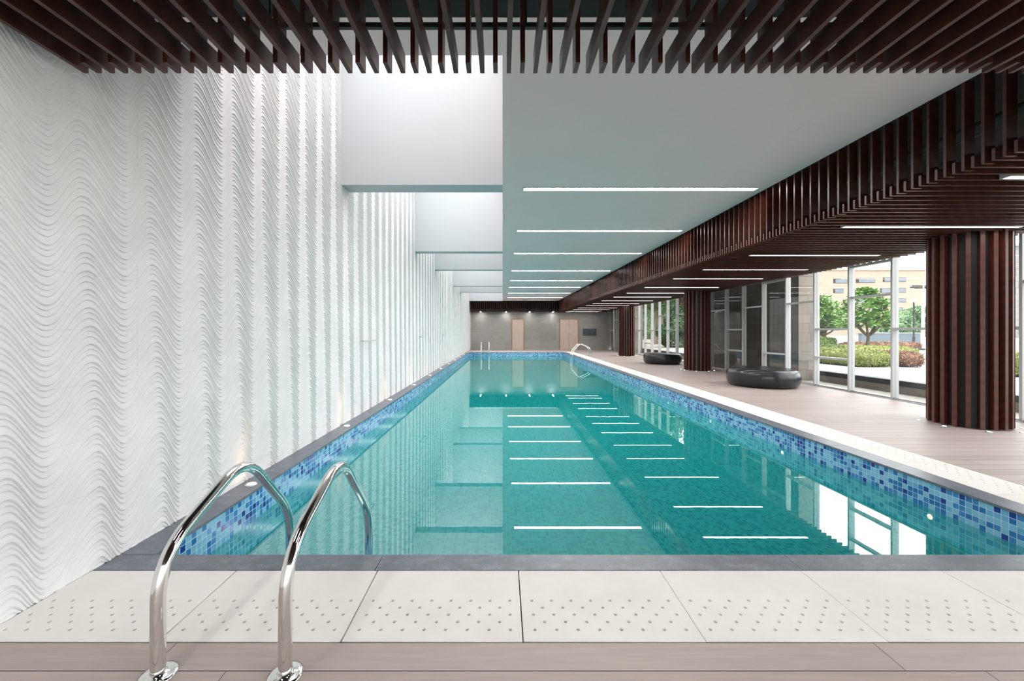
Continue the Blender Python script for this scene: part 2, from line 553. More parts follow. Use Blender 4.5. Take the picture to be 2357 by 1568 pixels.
# pool basin
zf = -.02 - 18.5 * P
b = MB()
b.box(XL - .1, XL, YN - .1, YF + .1, zf - .1, -.02)
b.box(XR, XR + .1, YN - .1, YF + .1, zf - .1, -.02)
b.box(XL, XR, YN - .1, YN, zf - .1, -.02)
b.box(XL, XR, YF, YF + .1, zf - .1, -.02)
b.box(XL, XR, YN, YF, zf - .1, zf)
struct('trim_2', b, M['mosaic'], label='pool basin lined with blue mosaic tiles')
b = MB(); b.box(XL - .03, XR + .03, YN - .03, YF + .03, zf - .05, ZW)
w = obj('pool_water', b, M['water']); tag(w, 'still turquoise water filling the long pool', 'water', kind='stuff')

# carved left wall ----------------------------------------------------
def carved():
    lam = .403; A = .098; G = .0983
    ys = list(np.arange(1.3, 4.2, lam / 36)) + list(np.arange(4.2, 8.0, lam / 22)) + list(np.arange(8.0, YFAR + .02, lam / 11))
    ys[-1] = YFAR
    ys = np.array(ys)
    fr = [0, .435, .755, 1.0]                     # the strips of one group, going up from a bold lip
    amps = [.0094, .0063, .0063]
    rows_z = []; rows_h = []; split = []
    z = -.25
    while z < WELLTOP + .3:
        for k in range(3):
            z0 = z + fr[k] * G; z1 = z + fr[k + 1] * G
            a = amps[k]; L = z1 - z0
            # bottom of the strip is its lip (proud), it leans back going up
            rows_z += [z0 + .0008, z0 + .15 * L, z0 + .40 * L, z0 + .64 * L, z0 + .84 * L, z1 - .0008]
            rows_h += [-1, a, a * .95, a * .76, a * .42, 0]
        z += G
    rz = np.array(rows_z); rh = np.array(rows_h)
    # -1 marks the back of the lip face, flush with the strip below (height 0)
    rh = np.where(rh < 0, 0, rh)
    Z, Y = np.meshgrid(rz, ys, indexing='ij'); H = np.repeat(rh[:, None], len(ys), 1)
    c = np.clip(.5 + .124 * (1.3 - Z), .36, .64)
    u = np.mod((Y - 1.944) / lam, 1.0)
    t = np.where(u < c, .5 * u / c, .5 + .5 * (u - c) / (1 - c))
    ZZ = Z - A * np.cos(2 * PI * t)
    rise = np.clip(np.sin(2 * PI * t), 0, 1)
    H = H * (1 - .62 * rise ** 1.5)
    ZZ = np.clip(ZZ, 0.0, WELLTOP)
    X = WX - .012 + H
    nr, nc = Z.shape
    # lip rows get their own vertices: the face loop list joins row i to i+1
    co = np.stack([X, Y, ZZ], -1).reshape(-1, 3)
    idx = np.arange(nr * nc).reshape(nr, nc)
    extra = []; faces = []
    base = nr * nc
    for i in range(nr - 1):
        lo = idx[i]; hi = idx[i + 1]
        if i % 6 == 0:                            # the lip underside: duplicate its verts to stay sharp
            e = np.concatenate([co[lo], co[hi]]); extra.append(e)
            lo = np.arange(base, base + nc); hi = lo + nc; base += 2 * nc
        if np.all(np.abs(co[idx[i], 2] - co[idx[i + 1], 2]) < 1e-7) and np.all(np.abs(co[idx[i], 0] - co[idx[i + 1], 0]) < 1e-7):
            continue
        faces.append(np.stack([lo[:-1], lo[1:], hi[1:], hi[:-1]], 1))
    co = np.concatenate([co] + extra); faces = np.concatenate(faces)
    me = bpy.data.meshes.new('wall_left')
    me.vertices.add(len(co)); me.vertices.foreach_set('co', co.astype(np.float32).ravel())
    me.loops.add(len(faces) * 4); me.loops.foreach_set('vertex_index', faces.astype(np.int32).ravel())
    me.polygons.add(len(faces)); me.polygons.foreach_set('loop_start', np.arange(0, len(faces) * 4, 4, dtype=np.int32))
    me.polygons.foreach_set('use_smooth', np.ones(len(faces), bool))
    me.materials.append(M['carved'])
    me.update(calc_edges=True)
    o = bpy.data.objects.new('wall_left', me); C.objects.link(o)
    o['kind'] = 'structure'; o['label'] = 'white wall carved with flowing wave grooves'
    return o
wl = carved()
b = MB(); b.box(-2.5, WX - .02, -4, YFAR + .2, -.1, WELLTOP + .2); b.box(WX - .02, WX - .004, -4, 1.31, -.05, ZC + .1)
struct('backing', b, M['carved'], wl)

# far and rear walls
b = MB(); b.box(-2.6, 7.7, YFAR, YFAR + .2, -.1, 3.6)
struct('wall_far', b, M['walltile'], label='grey stone tiled wall at the far end')
b = MB(); b.box(-2.6, 7.7, -4.2, -4, 3.15, 3.6); b.box(-2.6, -2.1, -4.2, -4, -.1, 3.15); b.box(7.3, 7.7, -4.2, -4, -.1, 3.15)
struct('wall_rear', b, M['walltile'], label='grey wall around the added glazed opening behind the camera')
rw = thing('window_50', 'added glazed screen behind the camera for fill daylight', 'window', (2.6, -4.1, 0), kind='structure')  # unseen glazing added to bring more daylight onto the near slabs and deck
b = MB(); b.box(-2.1, 7.3, -4.14, -4.06, 0, .05); b.box(-2.1, 7.3, -4.14, -4.06, 3.1, 3.15)
struct('window_frame', b, M['mullion'], rw)
for k in range(8):
    x = -2.1 + 9.35 * k / 7
    struct('mullion', MB().box(x, x + .05, -4.14, -4.06, .05, 3.1), M['mullion'], rw)
struct('glass_pane', MB().box(-2.05, 7.25, -4.105, -4.095, .05, 3.1), M['glass'], rw)

# ceilings
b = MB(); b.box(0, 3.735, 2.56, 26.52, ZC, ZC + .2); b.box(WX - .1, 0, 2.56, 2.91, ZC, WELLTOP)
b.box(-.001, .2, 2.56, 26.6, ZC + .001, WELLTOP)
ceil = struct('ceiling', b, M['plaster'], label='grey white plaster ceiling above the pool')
b = MB(); b.box(-2.6, 7.7, -4.2, 2.56, 3.318, 3.6); b.box(3.74, 7.7, 2.56, YFAR + .2, 3.40, 3.6); b.box(-2.6, 3.74, 26.53, YFAR + .2, 3.40, 3.6)
b.box(3.725, 3.74, 2.56, 26.6, ZC + .002, 3.42); b.box(-2.6, 7.7, YFAR - .02, YFAR, ZS + .06, 3.45)  # black lining added on the far wall to darken the void behind the slats
struct('ceiling_void', b, M['plenum'], ceil, label='black painted void above the slats')
b = MB(); b.box(7.36, 7.62, -4.2, YFAR + .2, 3.28, 3.45)
struct('trim_3', b, M['mullion'], label='head beam over the window wall')
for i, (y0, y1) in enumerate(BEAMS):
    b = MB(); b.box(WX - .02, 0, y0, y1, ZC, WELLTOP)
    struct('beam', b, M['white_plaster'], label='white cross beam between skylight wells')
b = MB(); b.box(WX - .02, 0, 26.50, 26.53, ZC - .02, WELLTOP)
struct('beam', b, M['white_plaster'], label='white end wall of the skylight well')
# ceiling hairline joints: thin raised plaster ridges
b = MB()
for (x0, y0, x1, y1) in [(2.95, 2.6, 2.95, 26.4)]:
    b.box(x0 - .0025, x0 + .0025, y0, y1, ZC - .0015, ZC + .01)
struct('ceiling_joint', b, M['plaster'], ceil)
# skylight glazing
wells = [(2.91, 5.49), (5.79, 10.08), (10.38, 13.06), (13.36, 17.85), (18.15, 20.8), (21.1, 26.5)]
for i, (a, c) in enumerate(wells):
    r = thing('window_%d' % (i + 1), 'glazed skylight over the pool edge, %s from the camera' % ORD[i], 'skylight', (WX / 2, (a + c) / 2, WELLTOP), kind='structure')
    b = MB(); b.box(WX, 0, a, a + .05, WELLTOP, WELLTOP + .08); b.box(WX, 0, c - .05, c, WELLTOP, WELLTOP + .08)
    b.box(WX, WX + .05, a, c, WELLTOP, WELLTOP + .08); b.box(-.05, 0, a, c, WELLTOP, WELLTOP + .08)
    struct('window_frame', b, M['mullion'], r)
    b = MB(); b.box(WX + .05, -.05, a + .05, c - .05, WELLTOP + .03, WELLTOP + .042)
    struct('glass_pane', b, M['skyglass'], r)

# ================================================================== WINDOW WALL
TR = {}     # transom heights by bay number (bay k runs from Y(k) to Y(k+1))
Z1, Z2, Z3, Z4 = .68, 1.34, 2.005, 2.66
seq = {-2: [Z3], -1: [Z2], 0: [Z3, Z1], 1: [Z3, Z4], 2: [Z2, Z1], 3: [Z3], 4: [Z1, Z4], 5: [Z3], 6: [Z2, Z1], 7: [Z3], 8: [Z1], 9: [Z2], 10: [Z3],
       11: [Z2], 12: [Z3], 13: [Z2], 14: [Z1], 15: [Z2], 16: [Z3], 17: [Z1], 18: [Z2, Z3], 19: [Z1], 20: [Z3], 21: [Z2]}
seq[0] = [Z2]
ymull = lambda k: 7.566 + .9455 * (k - 1)
kwin = 0
for k in range(-11, 22):
    y0 = ymull(k); y1 = min(ymull(k + 1), YFAR)
    if y0 > YFAR - .2: break
    kwin += 1
    r = thing('window_%d' % (kwin + 10), 'tall glazed bay of the window wall with pale aluminium frame', 'window', (WINX, y0, 0), kind='structure')
    b = MB(); b.box(WINX, WINX + .125, y0 - .004, y0 + .034, 0, 3.3)
    struct('mullion', b, M['mullion'], r)
    b = MB(); b.box(WINX + .02, WINX + .12, y0 + .034, y1, -.02, .035); b.box(WINX - .04, WINX + .02, y0, y1, -.02, .012)
    struct('window_sill', b, M['sill'], r)
    for z in seq.get(k, [Z2]):
        b = MB(); b.box(WINX + .012, WINX + .11, y0 + .034, y1 - .004, z - .022, z + .022)
        struct('transom', b, M['mullion'], r)
    b = MB(); b.box(WINX + .06, WINX + .068, y0 + .034, y1 - .004, .035, 3.29)
    struct('glass_pane', b, M['glass'], r)

# ================================================================== SLATTED CEILINGS
TW = .022; TH = .092; DP = .083
PIT = .1335
# near one: slats run towards the camera
nearS = thing('slatted_ceiling', 'red brown timber slats running towards the camera under the near ceiling', 'slatted ceiling', (0.8, 2.0, ZS))
for k in range(-16, 28):
    x = .031 + PIT * k
    obj('slat', MB().box(x - TW / 2, x + TW / 2, -2.4, 2.014, ZS, ZS + TH), M['slat'], nearS)
    x += PIT / 2
    if x < 3.70:
        obj('upright_slat', MB().box(x - TW / 2, x + TW / 2, 2.014 - DP, 2.014, ZS, 3.316), M['slat'], nearS)
for (ya, yb, za, zb) in [(2.045, 2.066, 2.862, 2.886), (.6, .66, 2.70, 2.76), (-1, -.94, 2.70, 2.76)]:
    obj('hanger_rail', MB().box(-2.18, 3.72, ya, yb, za, zb), M['black'], nearS)
for x in (-1.2, .12, 1.5, 2.9):
    obj('hanger_rod', MB().cyl(x, 2.055, 2.886, 3.317, .006, 8), M['black'], nearS)
# side one: slats run across towards the windows
sideS = thing('slatted_ceiling', 'red brown timber slats running across above the deck, beside the windows', 'slatted ceiling', (5.4, 10, ZS))
rest = MB(); rest2 = MB(); c1 = c2 = 0
k = -40
while True:
    y = 3.039 + .134 * k
    if y > 27.62: break
    bx = (3.745, 7.04, y - TW / 2, y + TW / 2, ZS, ZS + TH)
    if y > 2.4 and c1 < 100:
        obj('slat', MB().box(*bx), M['slat'], sideS); c1 += 1
    else: rest.box(*bx)
    y += .067
    if 2.03 < y < 26.5:
        bx = (3.745, 3.745 + DP, y - TW / 2, y + TW / 2, ZS, 3.33)
        if c2 < 100:
            obj('upright_slat', MB().box(*bx), M['slat'], sideS); c2 += 1
        else: rest2.box(*bx)
    k += 1
obj('slat', rest, M['slat'], sideS, kind='stuff')
obj('upright_slat', rest2, M['slat'], sideS, kind='stuff')
for x in (3.86, 5.0, 6.1, 6.95):
    obj('hanger_rail', MB().box(x, x + .05, -3.9, 27.6, ZS + TH, ZS + TH + .05), M['black'], sideS)
# far one
farS = thing('slatted_ceiling', 'dark timber slats above the far deck in front of the grey wall', 'slatted ceiling', (0.8, 27, ZS))
for k in range(-16, 28):
    x = .031 + PIT * k
    obj('slat', MB().box(x - TW / 2, x + TW / 2, 26.54, 27.66, ZS, ZS + TH), M['slat'], farS)
    x += PIT / 2
    if x < 3.70:
        obj('upright_slat', MB().box(x - TW / 2, x + TW / 2, 26.54, 26.54 + DP, ZS, 3.33), M['slat'], farS)
obj('hanger_rail', MB().box(-2.18, 3.7, 26.66, 26.72, ZS + TH, ZS + TH + .06), M['black'], farS)

# pipes in the void behind the side slats
for i, (x, z, r_) in enumerate([(4.25, 3.12, .05), (4.6, 3.22, .035), (4.95, 3.0, .08), (5.5, 3.15, .06)]):
    o = obj('service_pipe', MB().tube([(x, -3.8, z), (x, 27.5, z)], r_, 10), M['duct'])
    tag(o, ['dark pipe in the ceiling void, closest to the pool ceiling', 'thin dark pipe high in the ceiling void', 'thick dark duct pipe low in the ceiling void', 'dark pipe in the ceiling void, closest to the windows'][i], 'pipe', 'pipes in the ceiling void')

# ================================================================== CLAD COLUMNS
def column():
    r = thing('clad_column', 'round column clad in red brown timber battens beside a window, nearest of three', 'column', (6.5, 5.56, 0), 'timber clad columns on the deck')
    obj('core', MB().cyl(0, 0, 0, 3.39, .325, 40), M['black'], r, 'black column core between the battens', local=True)
    for k in range(20):
        a = 2 * PI * k / 20 + .08
        bm = bmesh.new(); bmesh.ops.create_cube(bm, size=1)
        for v in bm.verts:
            v.co = Vector((.362 + v.co.x * .085, v.co.y * .047, .012 + (v.co.z + .5) * 3.37))
        bmesh.ops.bevel(bm, geom=[e for e in bm.edges if abs(e.verts[0].co.z - e.verts[1].co.z) > 1], offset=.003, segments=1, affect='EDGES')
        bmesh.ops.rotate(bm, verts=bm.verts, cent=(0, 0, 0), matrix=Matrix.Rotation(a, 3, 'Z'))
        q = MB(); q.frombm(bm)
        obj('batten', q, M['cladding'], r, local=True)
    return r
col0 = column()
cols = [(6.5, 5.56), (6.5, 13.3), (6.5, 20.9)]
dup(col0, (*cols[1], 0), .05, 'round column clad in red brown timber battens, between the two black ottomans')
dup(col0, (*cols[2], 0), -.04, 'round column clad in red brown timber battens, farthest one near the far wall')
# floor lights round the columns
fl0 = None
for ci, (cx, cyy) in enumerate(cols):
    for k in range(8):
        a = 2 * PI * (k + .35) / 8
        x, y = cx + .50 * math.cos(a), cyy + .50 * math.sin(a)
        lab = 'small round floor light in the deck boards at the foot of the %s clad column' % ['nearest', 'middle', 'farthest'][ci]
        if fl0 is None:
            fl0 = thing('floor_light', lab, 'floor light', (x, y, 0), 'floor lights round the nearest column')
            obj('ring', MB().lathe([(.030, 0), (.030, .005), (.020, .006)], 0, 0, 16), M['satin'], fl0, local=True)
            obj('lens', MB().lathe([(.019, 0), (.019, .0065), (.010, .007)], 0, 0, 16), M['lamp_small'], fl0, local=True)
        else:
            dup(fl0, (x, y, 0), 0, lab, 'floor lights round the %s column' % ['nearest', 'middle', 'farthest'][ci])

# ================================================================== CEILING LIGHTS
def strip_light(name, x0, x1, y0, y1, z, label, group, lamp='lamp', fr=.012, dep=.05):
    r = thing(name, label, 'ceiling light', ((x0 + x1) / 2, (y0 + y1) / 2, z), group)
    b = MB()
    b.box(x0 - fr, x1 + fr, y0 - fr, y0, z, z + dep); b.box(x0 - fr, x1 + fr, y1, y1 + fr, z, z + dep)
    b.box(x0 - fr, x0, y0, y1, z, z + dep); b.box(x1, x1 + fr, y0, y1, z, z + dep); b.box(x0 - fr, x1 + fr, y0 - fr, y1 + fr, z + dep, z + dep + .004)
    obj('frame', b, M['frame_grey'], r)
    obj('diffuser', MB().box(x0, x1, y0, y1, z + .004, z + dep - .002), M[lamp], r)
    return r
for i, y in enumerate([5.65, 8.0, 10.32, 13.33, 15.9, 18.36, 21.2, 23.9]):
    strip_light('ceiling_light', .30, 3.59, y - .05, y + .05, ZC - .008, 'long white strip light in the grey plaster ceiling, %s from the camera' % ORD[i],
                'strip lights in the plaster ceiling', dep=.02)
strip_light('ceiling_light', -1.9, 3.55, 26.40, 26.44, ZC - .008, 'thin strip light along the far edge of the plaster ceiling', 'strip lights in the plaster ceiling', 'lamp_small', dep=.02)
for i, y in enumerate([3.36, 4.955, 6.82, 8.44, 10.0, 11.92, 13.65, 15.25, 17.2, 18.96, 20.4, 22.6, 24.2, 26.0, 27.0]):
    # sits between two slats
    kk = round((y - 3.039 - .067) / .134); yy = 3.039 + .134 * kk + .067
    strip_light('ceiling_light', 4.27, 6.48, yy - .028, yy + .028, ZS - .004, 'long white strip light between the timber slats, %s from the camera' % ORD[i],
                'strip lights between the side slats', 'lamp_soffit')
for i, x in enumerate([-1.47, .18, 1.82, 3.44]):
    kk = round((x - .031 - PIT / 2) / PIT); xx = .031 + PIT * kk + PIT / 2
    strip_light('ceiling_light', xx - .03, xx + .03, 26.75, 27.5, ZS - .004, 'short strip light above the far deck, %s of four from the white wall' % ['first', 'second', 'third', 'fourth'][i],
                'short lights above the far deck')
    strip_light('ceiling_light', xx - .03, xx + .03, .60, 1.35, ZS - .004, 'added short fill light between the near slats overhead, %s of four from the white wall' % ['first', 'second', 'third', 'fourth'][i],  # out-of-view fill lights added to brighten the near slabs, copied from the far row
                'added fill lights above the near deck')

# ================================================================== SLABS AND COPING
def slab_mesh(L, Wd, nh, th=.028):
    """pale slab, u along X in [0,L], v along Y in [0,Wd], the holes at the low-v side"""
    cu = bpy.data.curves.new('slab_outline', 'CURVE'); cu.dimensions = '2D'; cu.fill_mode = 'BOTH'
    cu.extrude = th / 2 - .0015; cu.bevel_depth = .0015; cu.bevel_resolution = 1; cu.offset = -.0015
    def poly(pts):
        s_ = cu.splines.new('POLY'); s_.points.add(len(pts) - 1)
        for p, q in zip(s_.points, pts): p.co = (q[0], q[1], 0, 1)
        s_.use_cyclic_u = True
    poly([(0, 0), (L, 0), (L, Wd), (0, Wd)])
    p0 = (L - (nh - 1) * .094) / 2
    for ri, v in enumerate([.0675, .114, .160, .2057, .2538]):
        cnt = nh if ri % 2 == 0 else nh - 1
        for j in range(cnt):
            cx = p0 + .094 * j + (.047 if ri % 2 else 0)
            poly([(cx + .0072 * math.cos(-2 * PI * t / 14), v + .0072 * math.sin(-2 * PI * t / 14)) for t in range(14)])
    o = bpy.data.objects.new('tmp', cu); C.objects.link(o)
    dg = bpy.context.evaluated_depsgraph_get()
    me = bpy.data.meshes.new_from_object(o.evaluated_get(dg))
    bpy.data.objects.remove(o); bpy.data.curves.remove(cu)
    for v in me.vertices: v.co.z -= th / 2
    me.materials.clear(); me.materials.append(M['slab'])
    return me
cache = {}
def slab(L, Wd, loc, rz, label, group):
    key = (round(L, 3), round(Wd, 3))
    if key not in cache: cache[key] = slab_mesh(L, Wd, max(2, int((L - .05) / .094) + 1))
    o = bpy.data.objects.new('drain_slab', cache[key]); C.objects.link(o)
    o.location = loc; o.rotation_euler = (0, 0, rz)
    return tag(o, label, 'drain cover', group)
g_ = .0035
xs = [-2.231, -1.443, -.678, .087, .852, 1.614, 2.38, 3.145, 3.905]
for i in range(8):
    gg = .007 if i < 3 else g_
    slab(xs[i + 1] - xs[i] - gg, .492, (xs[i] + gg / 2, 1.666, 0), 0,
         'pale perforated slab on the near pool edge, %s' % ['against the carved white wall under the left ladder foot', 'second from the carved wall beneath the ladder rails', 'third from the carved wall',
         'fourth from the carved wall, in the middle of the row', 'fifth from the carved wall', 'sixth from the carved wall', 'seventh from the carved wall', 'eighth from the carved wall'][i],
         'perforated slabs along the near pool edge')
slab(.465, .492, (3.908, 1.666, 0), 0, 'pale perforated slab filling the near corner by the deck', 'perforated slabs along the near pool edge')
ysl = [2.166, 2.393] + [3.161 + .768 * k for k in range(28)]
ysl = [y for y in ysl if y < YF + .1] + [YF + .165]
for i in range(len(ysl) - 1):
    L = ysl[i + 1] - ysl[i] - g_
    slab(L, .464, (4.371, ysl[i] + g_ / 2, 0), PI / 2, 'pale perforated slab beside the deck along the long pool edge, %s in the row' % (ORD[i] if i else 'nearest'),
         'perforated slabs along the window side of the pool')
xf = [-2.231] + [-2.213 + .766 * k for k in range(1, 9)] + [4.371]
for i in range(len(xf) - 1):
    L = xf[i + 1] - xf[i] - g_
    slab(L, .48, (xf[i + 1] - g_ / 2, YF + .655, 0), PI, 'pale perforated slab on the far pool edge, %s from the carved wall' % (ORD[i] if i else 'first'),
         'perforated slabs along the far pool edge')

def coping(x0, x1, y0, y1, label, group):
    o = obj('coping_stone', MB().bbox(x0 + .0015, x1 - .0015, y0 + .0015, y1 - .0015, -.022, 0, .003), M['granite'])
    return tag(o, label, 'coping stone', group)
gc = 'granite coping stones round the pool'
for i, (a, c) in enumerate([(-2.231, -.695), (-.695, 1.632), (1.632, 3.90)]):
    coping(a, c, 2.162, YN + .012, 'dark grey granite coping on the near pool edge, %s' % ['nearest the carved wall', 'middle stone', 'stone at the window side'][i], gc)
ys_ = [YN + .012 + (YF - YN - .024) / 10 * k for k in range(11)]
for i in range(10):
    coping(WX - .012, XL + .012, ys_[i], ys_[i + 1], 'grey granite ledge at the foot of the carved wall, %s from the camera' % ORD[i], gc)
    coping(XR - .012, 3.90, ys_[i], ys_[i + 1], 'grey granite coping on the window side of the pool, %s from camera' % ORD[i], gc)
for i, (a, c) in enumerate([(-2.231, .0), (.0, 2.0), (2.0, 3.90)]):
    coping(a, c, YF - .012, YF + .168, 'grey granite coping on the far pool edge, %s' % ['behind the far ladder', 'middle stone', 'stone at the window side'][i], gc)

# ledge uplights ---------------------------------------------------------
for i in range(11):
    y = 3.37 + 2.07 * i
    if y > 24: break
    r = thing('ledge_uplight', 'round warm uplight in the granite ledge below the carved wall, %s from the camera' % ORD[i], 'uplight', (-2.128, y, 0), 'uplights along the granite ledge')
    obj('ring', MB().lathe([(.046, 0), (.046, .006), (.034, .008)], 0, 0, 28), M['satin'], r, local=True)
    obj('lens', MB().lathe([(.033, 0), (.033, .0085), (.02, .0095)], 0, 0, 24), M['lamp_warm'], r, local=True)
    l = bpy.data.lights.new('uplight_beam', 'SPOT'); l.energy = 1.5; l.color = (1, .55, .28); l.spot_size = math.radians(60); l.spot_blend = 1; l.shadow_soft_size = .02
    lo = bpy.data.objects.new('uplight_beam', l); C.objects.link(lo); lo.location = (0, 0, .02); lo.rotation_euler = (PI, math.radians(-6), 0); lo.parent = r
# underwater lamps ----------------------------------------------------------
for i in range(12):
    y = 3.45 + 1.82 * i
    r = thing('underwater_light', 'small round underwater light in the mosaic wall, %s from the camera' % ORD[i], 'pool light', (XR, y, -.31), 'underwater lights on the window side of the pool')
    b = MB(); b.lathe([(.034, 0), (.034, .008), (.024, .010)], 0, 0, 20); b.v = [(-z, yy, x) for x, yy, z in b.v]
    obj('ring', b, M['satin'], r, local=True)
    b = MB(); b.lathe([(.023, 0), (.023, .0105), (.012, .012)], 0, 0, 20); b.v = [(-z, yy, x) for x, yy, z in b.v]
    obj('lens', b, M['lamp_dim'], r, local=True)

# ================================================================== LADDERS
def ladder(loc, rz, label):
    """local frame: the pool lies towards +Y, rails at x = -.24 and +.24"""
    r = thing('pool_ladder', label, 'pool ladder', loc, 'steel pool ladders')
    r.rotation_euler = (0, 0, rz)
    for s in (-.24, .24):
        pts = fillet([(s, 0, -.02), (s, 0, .44), (s, .51, .665), (s, .935, .20), (s, .935, -.78)], .17, 10)
        h = obj('handrail', MB().tube(pts, .0245, 20), M['steel'], r, local=True)
        fl = MB().lathe([(.062, 0), (.062, .006), (.05, .010), (.032, .011), (.028, .016)], s, 0, 36)
        obj('floor_flange', fl, M['steel'], h, local=True)
    for k, z in enumerate((-.36, -.60)):
        obj('tread', MB().bbox(-.24, .24, .90, .97, z - .012, z + .012, .006), M['steel'], r, local=True)
        t = r.children[-1]
    return r
ladder((-1.06, 1.502, 0), 0, 'shiny steel pool ladder with two bent handrails at the near pool edge')
ladder((-1.08, YF + .80, 0), PI, 'steel pool ladder at the far pool edge by the carved wall')
ladder((XR + .80, 20.75, 0), PI / 2, 'steel pool ladder rising from the deck on the window side')

# ================================================================== OTTOMANS
def ottoman(cx, cyy, R, h, rz, label):
    r = thing('ottoman', label, 'ottoman', (cx, cyy, 0), 'round black ottomans on the deck')
    r.rotation_euler = (0, 0, rz)
    prof = []
    # base, bulging rim, shallow dished top
    for t in range(0, 25):
        a = -PI / 2 + PI * t / 24
        ex = abs(math.cos(a)) ** .62
        prof.append((R - .20 + .20 * ex * (1 if math.cos(a) >= 0 else -1), h / 2 + h / 2 * math.copysign(abs(math.sin(a)) ** .85, math.sin(a))))
    prof = [(max(0.01, p), z) for p, z in prof]
    prof = [(R - .30, .0)] + prof + [(R * .55, h - .012), (R * .3, h - .022), (.02, h - .026)]
    b = MB().lathe(prof, 0, 0, 72)
    vs = []
    for x, y, z in b.v:
        a = math.atan2(y, x); rr = math.hypot(x, y)
        k = 1 + .018 * math.sin(2 * a + 1) + .010 * math.sin(3 * a)
        vs.append((x * k, y * k, z * (1 + .05 * (x * -.5 + y * .5) / R)))
    b.v = vs
    obj('shell', b, M['ottoman'], r, local=True)
    obj('base_pad', MB().lathe([(R - .34, 0), (R - .34, .004)], 0, 0, 40), M['rubber'], r, local=True)
    return r
ottoman(6.21, 9.52, .765, .42, .3, 'large round black ottoman on the deck, nearer one before the stone pier')
ottoman(6.38, 15.95, .73, .42, 1.1, 'round black ottoman on the deck between the two farther clad columns')

# ================================================================== WALL RAILS on the carved wall
for i, y in enumerate([6.18, 10.55, 14.7, 18.8]):
    r = thing('wall_rail', 'short steel rail fixed to the carved white wall, %s from the camera' % ORD[i], 'wall rail', (WX, y + .3, 1.145), 'short rails on the carved wall')
    obj('bar', MB().tube([(WX + .055, y, 1.145), (WX + .055, y + .6, 1.145)], .011, 12), M['mullion'], r)
    for yy in (y + .04, y + .56):
        obj('bracket', MB().tube([(WX - .01, yy, 1.145), (WX + .055, yy, 1.145)], .008, 10), M['mullion'], r)

# ================================================================== DOORS
def door(idx, x0, x1, ztop, leaves):
    r = thing('door_%d' % idx, 'pale oak %s door in the grey far wall' % ('single' if leaves == 1 else 'double'), 'door', ((x0 + x1) / 2, YFAR, 0), kind='structure')
    fw = .075; y0 = YFAR - .05; y1 = YFAR + .02
    b = MB(); b.box(x0, x0 + fw, y0, y1, 0, ztop); b.box(x1 - fw, x1, y0, y1, 0, ztop); b.box(x0 + fw, x1 - fw, y0, y1, ztop - fw, ztop)
    obj('door_frame', b, M['oak_frame'], r)
    wd = (x1 - x0 - 2 * fw) / leaves
    for k in range(leaves):
        a = x0 + fw + wd * k
        lf = obj('door_leaf', MB().box(a + .004, a + wd - .004, YFAR - .03, y1, .006, ztop - fw - .004), M['oak'], r)
        hx = a + (.12 if (leaves == 1 or k == 1) else wd - .12)
        obj('door_handle', MB().tube(fillet([(hx, YFAR - .03, .80), (hx, YFAR - .08, .80), (hx, YFAR - .08, 1.12), (hx, YFAR - .03, 1.12)], .02, 4), .012, 10), M['steel'], lf, 'steel pull handle')
door(1, .60, 1.53, 2.18, 1)
door(2, 3.93, 5.30, 2.18, 2)
# dark panel
r = thing('wall_panel', 'dark grey rectangular panel mounted on the far wall right of the double door', 'wall panel', (6.05, YFAR, 1.2))
b = MB(); b.bbox(5.58, 6.50, YFAR - .07, YFAR + .01, .99, 1.45, .006)
obj('body', b, M['panel_dark'], r)
b = MB(); b.bbox(5.62, 6.46, YFAR - .078, YFAR - .068, 1.03, 1.41, .002)
obj('face', b, M['panel_dark'], r)
for (a, c) in [(5.95, 6.02), (6.05, 6.12)]:
    obj('control_block', MB().bbox(a, c, YFAR - .09, YFAR - .07, 1.07, 1.15, .004), M['black'], r, 'small black control block')
obj('hook', MB().tube(fillet([(6.22, YFAR - .09, 1.08), (6.34, YFAR - .09, 1.08), (6.34, YFAR - .09, 1.24)], .04, 5), .012, 8), M['black'], r, 'small black bent hook')
# floor grates
for (x0, x1, y0, y1, lab) in [(1.34, 1.66, 25.55, 25.75, 'small dark metal floor grate in the far deck'), (-1.02, -.62, 25.5, 25.62, 'small pale slotted grate in the far deck by the ladder')]:
    r = thing('floor_grate', lab, 'floor grate', ((x0 + x1) / 2, (y0 + y1) / 2, 0))
    b = MB(); b.box(x0, x1, y0, y0 + .015, 0, .006); b.box(x0, x1, y1 - .015, y1, 0, .006); b.box(x0, x0 + .015, y0, y1, 0, .006); b.box(x1 - .015, x1, y0, y1, 0, .006)
    obj('frame', b, M['satin'], r)
    b = MB(); nb = 9
    for k in range(nb):
        xx = x0 + .02 + (x1 - x0 - .05) * k / (nb - 1); b.box(xx, xx + .014, y0 + .015, y1 - .015, 0, .005)
    obj('bars', b, M['gutter'], r)

